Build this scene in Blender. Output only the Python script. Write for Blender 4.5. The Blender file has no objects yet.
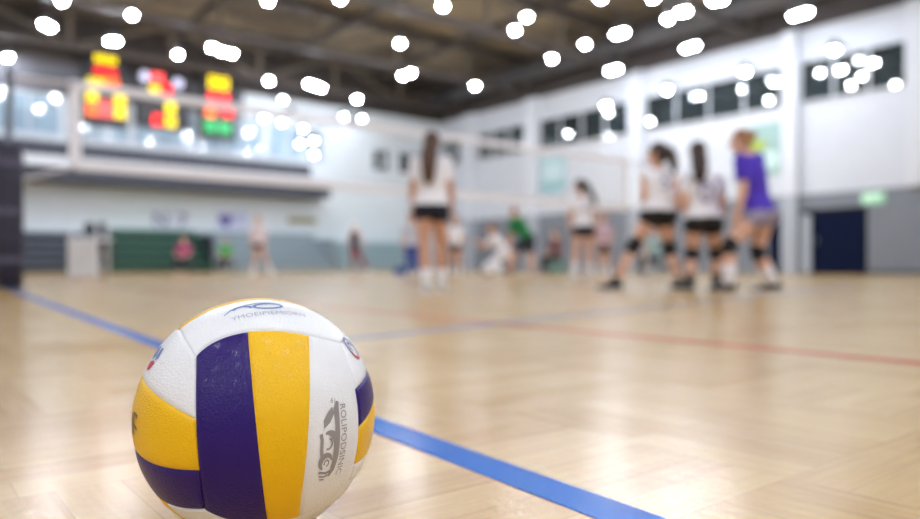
import bpy, bmesh, math, random
from mathutils import Vector as V, Matrix
from mathutils.bvhtree import BVHTree
random.seed(7)
SC = bpy.context.scene
COL = SC.collection
PI = math.pi
# ------------------------------------------------------------------ survey
F_PX = 725.0                       # focal length for a 920 px wide frame
HOR = 266.0                        # horizon row of the photograph
CAM_H = 0.2394
PHI = math.atan2(0.623, 0.782)
SP, CP = math.sin(PHI), math.cos(PHI)
def cam2w(r, k, z=0.0):            # metres right of / ahead of the camera -> hall axes
    return V((CP * r + SP * k, -SP * r + CP * k, z))
def floor_at(px, k):               # a survey bearing and a distance
    return cam2w((px - 460) / F_PX * k, k)
XR, YB = 22.0, 29.2                # right wall plane, back wall plane
def on_right(px, py, x=XR):
    t = (px - 460) / F_PX
    k = x / (CP * t + SP)
    return (-SP * t + CP) * k, (HOR - py) / F_PX * k + CAM_H       # Y, Z
def on_back(px, py, y=YB):
    t = (px - 460) / F_PX
    k = y / (-SP * t + CP)
    return (CP * t + SP) * k, (HOR - py) / F_PX * k + CAM_H        # X, Z

# ------------------------------------------------------------------ materials
def s2l(c):
    return tuple((x / 12.92 if x <= 0.04045 else ((x + 0.055) / 1.055) ** 2.4) for x in [v / 255 for v in c])
MATS = {}
def mat(name, rgb, rough=0.5, metal=0.0, emit=0.0, noise=0.06, scale=8.0, bump=0.0, bscale=60.0, coat=0.0, spec=0.5, alpha=None):
    if name in MATS: return MATS[name]
    m = bpy.data.materials.new(name); m.use_nodes = True
    nt = m.node_tree; b = nt.nodes['Principled BSDF']
    c = s2l(rgb)
    b.inputs['Roughness'].default_value = rough
    b.inputs['Metallic'].default_value = metal
    b.inputs['Coat Weight'].default_value = coat
    b.inputs['Specular IOR Level'].default_value = spec
    tc = nt.nodes.new('ShaderNodeTexCoord')
    if emit > 0:
        b.inputs['Base Color'].default_value = (*c, 1)
        b.inputs['Emission Color'].default_value = (*c, 1)
        b.inputs['Emission Strength'].default_value = emit
    else:
        n = nt.nodes.new('ShaderNodeTexNoise'); n.inputs['Scale'].default_value = scale
        n.inputs['Detail'].default_value = 4
        nt.links.new(tc.outputs['Object'], n.inputs['Vector'])
        r = nt.nodes.new('ShaderNodeValToRGB')
        r.color_ramp.elements[0].position = 0.3; r.color_ramp.elements[1].position = 0.7
        r.color_ramp.elements[0].color = (*[max(0, x * (1 - noise)) for x in c], 1)
        r.color_ramp.elements[1].color = (*[min(1, x * (1 + noise)) for x in c], 1)
        nt.links.new(n.outputs['Fac'], r.inputs['Fac'])
        nt.links.new(r.outputs['Color'], b.inputs['Base Color'])
    if bump > 0:
        n2 = nt.nodes.new('ShaderNodeTexNoise'); n2.inputs['Scale'].default_value = bscale
        n2.inputs['Detail'].default_value = 3
        nt.links.new(tc.outputs['Object'], n2.inputs['Vector'])
        bp = nt.nodes.new('ShaderNodeBump'); bp.inputs['Strength'].default_value = bump
        bp.inputs['Distance'].default_value = 0.002
        nt.links.new(n2.outputs['Fac'], bp.inputs['Height'])
        nt.links.new(bp.outputs['Normal'], b.inputs['Normal'])
    if alpha is not None: b.inputs['Alpha'].default_value = alpha
    MATS[name] = m
    return m

# ------------------------------------------------------------------ mesh builder
class MB:
    def __init__(s): s.bm = bmesh.new()
    def box(s, c, d, rot=None):
        m = Matrix.Translation(V(c)) @ (rot.to_4x4() if rot else Matrix.Identity(4)) @ Matrix.Diagonal((d[0], d[1], d[2], 1))
        bmesh.ops.create_cube(s.bm, size=1.0, matrix=m); return s
    def ell(s, c, d, rot=None, u=16, v=10):
        m = Matrix.Translation(V(c)) @ (rot.to_4x4() if rot else Matrix.Identity(4)) @ Matrix.Diagonal((d[0], d[1], d[2], 1))
        bmesh.ops.create_uvsphere(s.bm, u_segments=u, v_segments=v, radius=1.0, matrix=m); return s
    def loft(s, rings, n=14, power=1.0, caps=True):
        vs = []
        for c, ax, ay in rings:
            row = []
            for i in range(n):
                a = 2 * PI * i / n
                ca, sa = math.cos(a), math.sin(a)
                if power != 1.0:
                    ca = math.copysign(abs(ca) ** power, ca); sa = math.copysign(abs(sa) ** power, sa)
                row.append(s.bm.verts.new(V(c) + V(ax) * ca + V(ay) * sa))
            vs.append(row)
        fs = []
        for a, b in zip(vs, vs[1:]):
            for i in range(n):
                j = (i + 1) % n
                fs.append(s.bm.faces.new((a[i], a[j], b[j], b[i])))
        if caps:
            fs.append(s.bm.faces.new(list(reversed(vs[0])))); fs.append(s.bm.faces.new(vs[-1]))
        bmesh.ops.recalc_face_normals(s.bm, faces=fs)
        return s
    def tube(s, pts, rad, n=12, round_ends=False):
        pts = [V(p) for p in pts]
        if not hasattr(rad, '__len__'): rad = [rad] * len(pts)
        rad = list(rad)
        if round_ends:
            d0 = (pts[0] - pts[1]).normalized(); d1 = (pts[-1] - pts[-2]).normalized()
            r0, r1 = rad[0], rad[-1]
            pts = [pts[0] + d0 * r0 * .95, pts[0] + d0 * r0 * .6] + pts + [pts[-1] + d1 * r1 * .6, pts[-1] + d1 * r1 * .95]
            rad = [r0 * .3, r0 * .8] + rad + [r1 * .8, r1 * .3]
        ref = None; rings = []
        for i, p in enumerate(pts):
            d = (pts[min(i + 1, len(pts) - 1)] - pts[max(i - 1, 0)])
            d = d.normalized() if d.length > 1e-9 else V((0, 0, 1))
            if ref is None: ref = V((1, 0, 0)) if abs(d.x) < .9 else V((0, 1, 0))
            ax = (ref - d * ref.dot(d)).normalized(); ref = ax
            ay = d.cross(ax)
            rings.append((p, ax * rad[i], ay * rad[i]))
        return s.loft(rings, n)
    def bevel(s, w, seg=2):
        bmesh.ops.bevel(s.bm, geom=list(s.bm.edges), offset=w, segments=seg, affect='EDGES', profile=.5); return s
    def mesh(s, name='m', smooth=False):
        me = bpy.data.meshes.new(name); s.bm.to_mesh(me); s.bm.free()
        if smooth:
            for p in me.polygons: p.use_smooth = True
        return me
    def build(s, name, m, parent=None, smooth=False):
        return link(name, s.mesh(name, smooth), m, parent)
def link(name, me, m, parent=None):
    o = bpy.data.objects.new(name, me)
    if m is not None:
        me.materials.clear(); me.materials.append(m)
    COL.objects.link(o)
    if parent is not None: o.parent = parent
    return o
def tag(o, label, cat, group=None, kind=None):
    o['label'] = label; o['category'] = cat
    if group: o['group'] = group
    if kind: o['kind'] = kind
    return o
def thing(name, loc, label, cat, group=None, rz=0.0):
    o = bpy.data.objects.new(name, None); COL.objects.link(o)
    o.empty_display_size = .1
    o.location = loc; o.rotation_euler = (0, 0, rz)
    return tag(o, label, cat, group)
def struct(name, mb, m):
    o = mb.build(name, m); o['kind'] = 'structure'; return o
def copy_tree(o, parent=None):
    c = o.copy(); COL.objects.link(c)
    if parent is not None: c.parent = parent
    for ch in list(o.children): copy_tree(ch, c)
    return c
TMP = bpy.data.objects.new('tmp', bpy.data.meshes.new('tmp'))
def remeshed(mb, voxel, it=3):
    me = mb.mesh('r')
    TMP.data = me
    COL.objects.link(TMP)
    TMP.modifiers.clear()
    r = TMP.modifiers.new('r', 'REMESH'); r.mode = 'VOXEL'; r.voxel_size = voxel; r.use_smooth_shade = True
    if it:
        q = TMP.modifiers.new('s', 'SMOOTH'); q.factor = .5; q.iterations = it
    dg = bpy.context.evaluated_depsgraph_get(); dg.update()
    out = bpy.data.meshes.new_from_object(TMP.evaluated_get(dg))
    COL.objects.unlink(TMP)
    for p in out.polygons: p.use_smooth = True
    return out
def text_mesh(txt, size, spacing=1.0, extrude=0.0):
    cu = bpy.data.curves.new('t', 'FONT'); cu.body = txt; cu.size = size
    cu.align_x = 'CENTER'; cu.align_y = 'CENTER'; cu.space_character = spacing; cu.extrude = extrude
    cu.resolution_u = 4
    o = bpy.data.objects.new('t', cu); COL.objects.link(o)
    dg = bpy.context.evaluated_depsgraph_get(); dg.update()
    me = bpy.data.meshes.new_from_object(o.evaluated_get(dg))
    bpy.data.objects.remove(o)
    return me

# ------------------------------------------------------------------ palette
SKIN = mat('skin', (222, 176, 152), .55, noise=.05)
SKIN2 = mat('skin_tan', (208, 158, 130), .55, noise=.05)
WHITE_CLOTH = mat('white_cloth', (244, 243, 250), .8, noise=.03)
NAVY_CLOTH = mat('navy_cloth', (24, 26, 44), .8)
BLACK_CLOTH = mat('black_cloth', (22, 21, 25), .8)
PURPLE_CLOTH = mat('purple_cloth', (74, 46, 184), .75)
GREEN_CLOTH = mat('green_cloth', (20, 122, 62), .8)
HAIR_DARK = mat('dark_hair', (52, 34, 28), .5, noise=.25, scale=40)
HAIR_BROWN = mat('brown_hair', (82, 54, 38), .5, noise=.25, scale=40)
HAIR_LIGHT = mat('light_brown_hair', (150, 104, 66), .5, noise=.25, scale=40)
HAIR_RED = mat('reddish_hair', (150, 82, 58), .55, noise=.2, scale=40)
EYE_WHITE = mat('eye_white', (235, 232, 228), .3)
EYE_DARK = mat('eye_dark', (40, 30, 26), .3)
LIP = mat('lip', (176, 98, 92), .5)
SHOE_WHITE = mat('white_shoe', (225, 226, 230), .5)
SHOE_DARK = mat('dark_shoe', (40, 40, 52), .5)
SHOE_BLACK = mat('black_shoe', (20, 20, 24), .5)
SOLE = mat('shoe_sole', (215, 214, 212), .6)

# ------------------------------------------------------------------ people
def lerp(a, b, t): return a + (b - a) * t
def person(px0, k, label, joints, fwd, face, shirt, shorts, sleeve=.45, hem=.35, hair=('long', None), skin=SKIN,
           sock=None, sock_h=.5, pad=None, shoe=SHOE_WHITE, number=None, toes=None, build=1.0, group=None, voxel=.009,
           shirt_hem=.0, trim=None, leg=None):
    """joints are read as bearings (px, row, depth offset in metres) and become metric points in the figure's own frame"""
    S = F_PX / k
    def J(q):
        px, py = q[0], q[1]; w = q[2] if len(q) > 2 else 0.0
        kk = k + w
        return V(((px - 460) / F_PX * kk - (px0 - 460) / F_PX * k, w, (HOR - py) / F_PX * kk + CAM_H))
    base = floor_at(px0, k)
    T = thing('person', base, label, 'person', group, rz=-PHI)
    P = {n: J(q) for n, q in joints.items()}
    fw = V((fwd[0], fwd[1], 0)).normalized(); fc = V((*face, 0) if len(face) == 2 else face).normalized()
    pel, chest, head = P['pelvis'], (P['sl'] + P['sr']) / 2, P['head']
    neck = P['neck']
    spine = (chest - pel); L = spine.length; up = spine.normalized()
    hipv = (P['hr'] - P['hl']); hipv = (hipv - up * hipv.dot(up)).normalized()
    shv = (P['sr'] - P['sl']); shw = shv.length / 2; shv = (shv - up * shv.dot(up)).normalized()
    b = build
    prof = [(-.20, .095, .085), (-.10, .150, .112), (.02, .168, .118), (.18, .148, .10), (.36, .126, .088), (.55, .138, .098),
            (.75, .155, .104), (.90, .165, .095), (1.0, .150, .078), (1.09, .085, .06), (1.17, .052, .052)]
    def torso(mb, infl, t0=-.3, t1=1.3, flare=0.0):
        rings = []
        ts = [p for p in prof if t0 <= p[0] <= t1]
        for t, w, d in ts:
            rv = (hipv * (1 - min(max(t, 0), 1)) + shv * min(max(t, 0), 1)).normalized()
            dv = rv.cross(up).normalized()
            ww = w * b
            if .85 < t < 1.05: ww = max(ww, shw * .95)
            e = infl + flare * max(0, .4 - t)
            rings.append((pel + spine * t, rv * (ww + e), dv * (d * b + e)))
        mb.loft(rings, 18)
    body = MB(); torso(body, 0)
    for h in ('hl', 'hr'):
        body.ell(P[h] - fw * .035 + V((0, 0, .0)), (.085 * b, .085 * b, .09))
    # head, neck, ears, nose
    body.tube([neck - (head - neck) * .25, neck + (head - neck) * .65], [.055 * b, .05 * b], 12)
    side = V((0, 0, 1)).cross(fc).normalized()
    R = Matrix((side, fc, V((0, 0, 1)))).transposed()
    body.ell(head + V((0, 0, .02)), (.074, .093, .098), R, 20, 14)
    body.ell(head + fc * .022 - V((0, 0, .045)), (.056, .066, .068), R)
    body.tube([head + fc * .088 + V((0, 0, .012)), head + fc * .108 - V((0, 0, .022))], [.009, .014], 8, True)
    for sgn in (-1, 1): body.ell(head + side * sgn * .075 - fc * .005, (.011, .02, .031), R, 10, 8)
    # limbs
    def limb(mb, a, m_, c, r, infl=0.0, f0=0.0, f1=2.0):
        n = 16; pts = []; rad = []
        for i in range(n + 1):
            f = 2.0 * i / n
            if f < f0 - 1e-6 or f > f1 + 1e-6: continue
            p = lerp(a, m_, f) if f <= 1 else lerp(m_, c, f - 1)
            q = f / 2 * (len(r) - 1); i0 = min(int(q), len(r) - 2)
            pts.append(p); rad.append(lerp(r[i0], r[i0 + 1], q - i0) * b + infl)
        mb.tube(pts, rad, 14)
    AR = [.047, .044, .041, .036, .037, .031, .024]
    LR = [.088, .083, .072, .060, .051, .057, .056, .042, .034]
    for s in ('l', 'r'):
        body.ell(P['s' + s], (.05 * b, .05 * b, .05 * b))
        limb(body, P['s' + s], P['e' + s], P['w' + s], AR)
        body.ell(P['e' + s], (.036 * b,) * 3)
        limb(body, P['h' + s], P['k' + s], P['a' + s], LR)
        body.ell(P['k' + s] , (.052 * b,) * 3)
        # hand with palm, four fingers and thumb
        d = (P['w' + s] - P['e' + s]).normalized()
        out = (P['w' + s] - pel); out = (out - d * out.dot(d)).normalized()
        sd = d.cross(out).normalized()
        if sd.dot(fw) < 0: sd = -sd
        W = P['w' + s]
        body.loft([(W - d * .01, sd * .022, out * .018), (W + d * .03, sd * .036, out * .015), (W + d * .085, sd * .041, out * .013)], 12)
        for i, (o_, ln) in enumerate(((.031, .066), (.011, .075), (-.010, .070), (-.030, .055))):
            q = W + d * .08 + sd * o_; pts = [q - d * .015]; dd = d.copy()
            for s_ in (.45, .32, .23):
                q = q + dd * ln * s_; pts.append(q.copy()); dd = (dd - out * .35).normalized()
            body.tube(pts, [.0095, .0092, .0088, .008], 8, True)
        q = W + d * .025 + sd * .03
        body.tube([q, q + (d * .5 + sd * .8).normalized() * .03, q + (d * .5 + sd * .8).normalized() * .03 + (d * .9 + sd * .35).normalized() * .035], [.013, .0115, .0095], 8, True)
    TO = toes or (fw, fw)
    feet = []
    for s, t in zip(('l', 'r'), TO):
        t = V((t[0], t[1], t[2] if len(t) > 2 else 0)).normalized()
        lat = V((0, 0, 1)).cross(t).normalized(); upv = t.cross(lat).normalized()
        A = P['a' + s]; g = A - upv * .075
        feet.append((s, t, lat, upv, g))
        body.loft([(g - t * .04 + upv * .03, lat * .026, upv * .026), (g + upv * .04, lat * .03, upv * .04), (g + t * .08 + upv * .028, lat * .034, upv * .026),
                   (g + t * .14 + upv * .02, lat * .036, upv * .016)], 12)
    bo = link('body', remeshed(body, voxel), skin, T)
    bo['label'] = 'bare arms, legs and head'
    # face details
    for sgn in (-1, 1):
        e = MB().ell(head + side * sgn * .031 + fc * .084 + V((0, 0, .012)), (.013, .009, .009), R, 10, 8).build('eye', EYE_WHITE, bo, True)
        MB().ell(head + side * sgn * .031 + fc * .0915 + V((0, 0, .012)), (.0058, .003, .0058), R, 10, 8).build('iris', EYE_DARK, bo, True)
    MB().ell(head + fc * .086 - V((0, 0, .055)), (.023, .008, .008), R, 10, 8).build('mouth', LIP, bo, True)
    # hair
    hs, hm = hair[0], hair[1]
    hb = MB()
    hb.ell(head - fc * .014 + V((0, 0, .036)), (.086, .096, .096), R, 18, 12)
    hb.ell(head - fc * .045 - V((0, 0, .01)), (.078, .062, .09), R, 16, 10)
    dn = V((0, 0, -1)); bk = -fc
    if hs == 'long':
        ln = hair[2]
        st = head + bk * .06 + V((0, 0, .03))
        hb.loft([(st + dn * ln * t + bk * (.02 + .095 * min(1, t * 1.7)), side * w, bk * dpt) for t, w, dpt in
                 ((0, .05, .04), (.2, .08, .05), (.45, .082, .05), (.7, .07, .042), (.9, .05, .032), (1, .022, .018))], 14)
    elif hs == 'pony':
        ln = hair[2]; sw = V((hair[3], 0, 0)) if len(hair) > 3 else V((0, 0, 0))
        st = head + bk * .085 + V((0, 0, .05))
        hb.tube([st, st + bk * .03, st + bk * .05 + dn * ln * .3 + sw * .3, st + bk * .05 + dn * ln * .7 + sw * .7, st + bk * .04 + dn * ln + sw],
                [.028, .042, .052, .046, .016], 12, True)
    elif hs == 'bun':
        hb.ell(head + bk * .11 + V((0, 0, .06)), (.045, .045, .045))
    link('hair', remeshed(hb, max(voxel, .009), 2), hm, T)
    # shirt
    sh = MB(); torso(sh, .014, shirt_hem, 1.12, .02)
    if sleeve > 0:
        for s in ('l', 'r'):
            sh.ell(P['s' + s], (.064 * b,) * 3)
            limb(sh, P['s' + s], P['e' + s], P['w' + s], AR, .017, 0, 2 * sleeve)
    sho = link('shirt', remeshed(sh, voxel, 2), shirt, T)
    # shorts
    so = MB()
    pr = [(-.2, .10, .09), (-.1, .155, .118), (.02, .172, .122), (.17, .15, .104)]
    so.loft([(pel + spine * t, hipv * (w * b + .012), hipv.cross(up) * (d * b + .014)) for t, w, d in pr], 18)
    for s in ('l', 'r'):
        so.ell(P['h' + s] - fw * .035, (.097 * b, .097 * b, .098))
        limb(so, P['h' + s], P['k' + s], P['a' + s], LR, .016, 0, max(hem, .26))
    link('shorts' if hem < 1.3 else 'trousers', remeshed(so, voxel, 2), shorts, T)
    for i, s in enumerate(('l', 'r')):
        if sock is not None:
            q = MB(); limb(q, P['h' + s], P['k' + s], P['a' + s], LR, .006, 2 - sock_h, 2.0)
            q.build('sock', sock, T, True)
        if pad is not None:
            q = MB(); kn = P['k' + s]; u1 = (P['h' + s] - kn).normalized(); u2 = (P['a' + s] - kn).normalized()
            q.tube([kn + u1 * .09, kn + u1 * .06, kn, kn + u2 * .06, kn + u2 * .09], [.061, .07, .072, .07, .062], 14)
            q.build('knee_pad', pad, T, True)
    for s, t, lat, upv, g in feet:
        q = MB()
        q.loft([(g - t * .075 + upv * .045, lat * .02, upv * .028), (g - t * .05 + upv * .045, lat * .037, upv * .045), (g + upv * .05, lat * .041, upv * .055),
                (g + t * .05 + upv * .042, lat * .044, upv * .042), (g + t * .11 + upv * .03, lat * .047, upv * .028), (g + t * .16 + upv * .024, lat * .042, upv * .02),
                (g + t * .19 + upv * .02, lat * .022, upv * .012)], 14)
        so_ = q.build('shoe', shoe, T, True)
        q = MB()
        q.loft([(g - upv * .009, lat * .001, t * .001), (g + t * .055 - upv * .009, lat * .046, t * .135), (g + t * .055 + upv * .012, lat * .048, t * .137)], 18)
        q.build('sole', SOLE, so_, False)
    if trim is not None:                       # hem band of the jersey
        q = MB(); q.loft([(pel + spine * t, hipv * (.168 * b + .026), hipv.cross(up) * (.118 * b + .026)) for t in (-.08, -.02, .04)], 18, caps=False)
        q.build('hem_band', trim, T, True)
    if number is not None:
        txt, nm, sz, (u0, v0) = number
        bv = BVHTree.FromPolygons([v.co for v in sho.data.vertices], [p.vertices for p in sho.data.polygons])
        rv = shv if shv.dot(V((1, 0, 0))) > 0 else -shv
        bkv = V((-fw.x, -fw.y, 0)); rv = (V((0, 0, 1)).cross(bkv)).normalized()
        me = text_mesh(txt, sz)
        bm = bmesh.new(); bm.from_mesh(me)
        bmesh.ops.subdivide_edges(bm, edges=[e for e in bm.edges if e.calc_length() > .04], cuts=2)
        bmesh.ops.triangulate(bm, faces=bm.faces)
        c0 = pel + spine * .68
        for v in bm.verts:
            o_ = c0 + rv * (v.co.x + u0) + up * (v.co.y + v0) + bkv * .5
            h = bv.ray_cast(o_, -bkv)
            v.co = (h[0] + bkv * .004) if h[0] is not None else o_ - bkv * .38
        bm.to_mesh(me); bm.free()
        link('jersey_number', me, nm, T)
    return T

AWAY = (0, 1)
P_PURP = mat('number_purple', (98, 84, 150), .7)
person(430, 7.05, 'person seen from behind in white t-shirt and navy shorts, long brown hair hanging loose', dict(
    head=(432, 144.5), neck=(431, 157), sl=(416.5, 162), sr=(446, 162), el=(412.5, 187, -.02), er=(450.5, 187), wl=(413, 207, .03), wr=(452, 208, .06),
    pelvis=(431, 206), hl=(423, 211), hr=(439.5, 211), kl=(424.5, 247, -.02), kr=(440, 246, .1), al=(426, 283.2, -.08), ar=(442, 282, .15)),
    AWAY, (.15, 1), WHITE_CLOTH, NAVY_CLOTH, sleeve=.42, hem=.3, hair=('long', HAIR_BROWN, .44), sock=WHITE_CLOTH, sock_h=.45, skin=SKIN2)
person(655, 7.2, 'person in white jersey with dark ponytail, left leg stretched out sideways to the left', dict(
    head=(657, 154.5), neck=(658.5, 167), sl=(645.5, 173), sr=(672, 174), el=(643.5, 194, -.05), er=(679, 191, -.05), wl=(645, 213, .08), wr=(676, 209, -.02),
    pelvis=(658, 212), hl=(650, 216), hr=(666, 216), kl=(634, 246, .05), kr=(669, 248, .1), al=(615, 282.3, .02), ar=(679, 282.5, .0)),
    (-.35, 1), (-.8, .6), WHITE_CLOTH, BLACK_CLOTH, sleeve=.18, hem=.28, hair=('pony', HAIR_DARK, .24, .05), sock=NAVY_CLOTH, sock_h=.22, pad=BLACK_CLOTH,
    shoe=SHOE_DARK, toes=((-1, .15), (-.1, 1)), number=('5', P_PURP, .2, (0, .02)))
person(703, 7.05, 'person in white jersey with a ringed number and loose dark hair, between teammates', dict(
    head=(698, 154), neck=(700, 168), sl=(687.5, 180), sr=(717, 180), el=(683.5, 202, -.05), er=(723.5, 202, .0), wl=(688, 220, .1), wr=(721, 221, .12),
    pelvis=(703.5, 219), hl=(695, 223), hr=(712, 223), kl=(692, 254, .1), kr=(716, 252, .15), al=(689, 283, -.02), ar=(716, 282.6, .1)),
    (.05, 1), (.22, 1), WHITE_CLOTH, BLACK_CLOTH, sleeve=.35, hem=.3, hair=('long', HAIR_DARK, .33), sock=BLACK_CLOTH, sock_h=.3, pad=BLACK_CLOTH,
    shoe=SHOE_BLACK, toes=((-.3, 1), (.3, 1)), number=('0', P_PURP, .30, (0, -.02)), build=1.06, shirt_hem=-.02)
person(748, 6.9, 'person in purple jersey turned left with knees bent and hand on thigh', dict(
    head=(740.5, 142), neck=(745, 154), sl=(741, 161, -.13), sr=(757, 160, .12), el=(743, 188, -.17), er=(758, 187, .16), wl=(738.5, 210, -.16), wr=(741, 212, .12),
    pelvis=(757.5, 213), hl=(752, 217, -.08), hr=(763, 217, .08), kl=(729, 246, -.12), kr=(757, 252, .12), al=(728.5, 284, -.12), ar=(773.5, 283.2, .14)),
    (-.85, .5), (-1, .15), PURPLE_CLOTH, mat('grey_pattern_cloth', (150, 142, 165), .8, noise=.35, scale=30), sleeve=.42, hem=.34,
    hair=('bun', HAIR_LIGHT), skin=SKIN, sock=WHITE_CLOTH, sock_h=.62, pad=BLACK_CLOTH, shoe=SHOE_DARK, toes=((-1, .1), (-1, .25)),
    number=('7', WHITE_CLOTH, .24, (0.02, .02)), shirt_hem=-.02, build=1.18)
person(581, 12.2, 'person in white jersey with long dark ponytail, standing mid court beyond the net', dict(
    head=(579.5, 186.5), neck=(581, 195.5), sl=(572, 201), sr=(591.5, 201), el=(570, 215, -.03), er=(595, 214), wl=(570.5, 228, .05), wr=(596, 227, .05),
    pelvis=(583, 227), hl=(578, 230), hr=(588.5, 230), kl=(575.5, 252, .05), kr=(588.5, 252, .1), al=(574, 275, -.05), ar=(589, 275, .1)),
    (-.2, 1), (-.7, .7), WHITE_CLOTH, NAVY_CLOTH, sleeve=.35, hem=.3, hair=('pony', HAIR_DARK, .38, .18), sock=WHITE_CLOTH, sock_h=.6, number=('4', P_PURP, .22, (0, 0)), voxel=.011)
person(520, 17.5, 'person in green shirt and dark knee shorts bending forward to the left', dict(
    head=(513, 212, -.02), neck=(517, 217), sl=(514, 220.5, -.17), sr=(519, 219.5, .17), el=(510, 233, -.2), er=(512, 233, .2), wl=(508.5, 244, -.12), wr=(510, 245, .12),
    pelvis=(527, 238), hl=(526, 240, -.09), hr=(529, 240, .09), kl=(512.5, 256, -.14), kr=(531, 257, .14), al=(510, 272.6, -.14), ar=(533, 272.6, .14)),
    (-1, .05), (-.9, .1, -.45), GREEN_CLOTH, NAVY_CLOTH, sleeve=.5, hem=.85, hair=('short', HAIR_RED), shoe=SHOE_DARK, build=1.4, voxel=.012, toes=((-1, -.2), (-.3, -1)))
person(500, 16.5, 'person in white top and white trousers crouching beside the green shirted one', dict(
    head=(491, 229, -.05), neck=(495, 234), sl=(493, 238, -.16), sr=(497, 237, .16), el=(486, 244, -.2), er=(490, 246, .2), wl=(480, 242.5, -.2), wr=(483, 247, .15),
    pelvis=(504.5, 252), hl=(503.5, 254, -.09), hr=(505.5, 254, .09), kl=(494, 258, -.14), kr=(495, 260, .12), al=(500.5, 272.8, -.12), ar=(501, 272.8, .12)),
    (-1, 0), (-1, 0, -.2), WHITE_CLOTH, WHITE_CLOTH, sleeve=.5, hem=1.9, hair=('short', HAIR_LIGHT), voxel=.012, toes=((-1, 0), (-1, .1)))
person(258, 20, 'person in white top and black shorts standing far away before the empty stands', dict(
    head=(258, 219.5), neck=(258, 225), sl=(252.8, 228.5), sr=(263.6, 228.5), el=(251, 237.5), er=(266, 237), wl=(251.5, 245, -.05), wr=(264.5, 244, -.1),
    pelvis=(258.5, 244), hl=(255.8, 246), hr=(261.4, 246), kl=(254.6, 258.5, -.05), kr=(265, 257.5, -.1), al=(253.6, 271.6), ar=(271, 271.6, -.05)),
    (.25, -1), (.1, -1), mat('pale_pink_cloth', (226, 214, 222), .8), BLACK_CLOTH, sleeve=.5, hem=.35, hair=('pony', HAIR_RED, .2), sock=WHITE_CLOTH, sock_h=.6, voxel=.012, toes=((-.3, -1), (.8, -.6)))
person(356, 25, 'person in dark vest, white cap and reddish trousers far off by the stands', dict(
    head=(354, 226), neck=(354.3, 230.4), sl=(349.8, 233.3), sr=(359, 233.3), el=(347.8, 240), er=(361.5, 239.5), wl=(350, 246), wr=(365, 245, -.1),
    pelvis=(355, 250), hl=(353, 251.4), hr=(357.2, 251.4), kl=(353, 261, -.05), kr=(362.5, 260), al=(353.5, 270.7), ar=(367.5, 270.7, .02)),
    (.5, -1), (.3, -1), mat('dark_grey_cloth', (58, 58, 74), .8), mat('maroon_cloth', (140, 72, 72), .8), sleeve=.0, hem=1.95, hair=('short', WHITE_CLOTH), voxel=.013, toes=((.2, -1), (.8, -.6)))
person(455, 18.5, 'person in white top and dark shorts standing right behind the brown haired player', dict(
    head=(456, 219), neck=(456, 225), sl=(449.8, 228.6), sr=(461.6, 228.6), el=(448.2, 238), er=(463.6, 238), wl=(450, 246.5, -.1), wr=(461.8, 247, -.1),
    pelvis=(455.7, 245), hl=(452.7, 247), hr=(458.8, 247), kl=(452.4, 259), kr=(459.4, 259), al=(452, 272), ar=(460, 272)),
    (0, -1), (-.2, -1), WHITE_CLOTH, BLACK_CLOTH, sleeve=.4, hem=.4, hair=('short', HAIR_BROWN), sock=WHITE_CLOTH, voxel=.012)
BLUE_CLOTH = mat('blue_cloth', (70, 88, 168), .8)
person(412, 17, 'person in pale top and long blue trousers left of the brown haired player', dict(
    head=(411, 217), neck=(411, 223.6), sl=(404.6, 227.6), sr=(417.6, 227.6), el=(403, 238), er=(419.6, 237.5), wl=(404, 247), wr=(419.8, 247, -.05),
    pelvis=(411.8, 246), hl=(408.6, 248), hr=(415, 248), kl=(408.6, 260), kr=(415.4, 260), al=(408.2, 272.8), ar=(416, 272.8)),
    (.2, -1), (.3, -1), mat('pale_blue_cloth', (206, 210, 226), .8), BLUE_CLOTH, sleeve=.45, hem=1.92, hair=('short', HAIR_LIGHT), voxel=.012)
person(604, 18, 'person in pinkish top and dark shorts far behind, between white jersey players', dict(
    head=(603.5, 217.5), neck=(603.8, 224), sl=(597.8, 227.6), sr=(610, 227.6), el=(596.4, 237), er=(611.6, 237), wl=(598.2, 246, -.1), wr=(610, 246, -.12),
    pelvis=(604, 245), hl=(601, 247), hr=(607.2, 247), kl=(600.6, 259.5), kr=(607.6, 259.5), al=(600, 272.4), ar=(608.2, 272.4)),
    (0, -1), (.1, -1), mat('pink_cloth', (206, 178, 196), .8), BLACK_CLOTH, sleeve=.45, hem=.5, hair=('short', HAIR_RED), sock=WHITE_CLOTH, voxel=.012)
SEAT_B = mat('seated_brown_cloth', (112, 70, 72), .8)
person(555, 21, 'person in reddish brown top seated on a teal box by the far wall', dict(
    head=(555.5, 233), neck=(555.8, 238), sl=(551.4, 241, -.12), sr=(560, 241, .1), el=(549, 248, -.15), er=(560, 249, .12), wl=(546, 253, -.15), wr=(549, 253.5, .1),
    pelvis=(557, 257), hl=(556, 258.4, -.09), hr=(557.8, 258.4, .09), kl=(543.8, 258, -.12), kr=(544.6, 258, .12), al=(543.5, 271.4, -.12), ar=(545, 271.4, .12)),
    (-1, -.1), (-1, -.3), SEAT_B, BLACK_CLOTH, sleeve=.8, hem=1.9, hair=('short', HAIR_DARK), shoe=SHOE_BLACK, voxel=.013)
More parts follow.
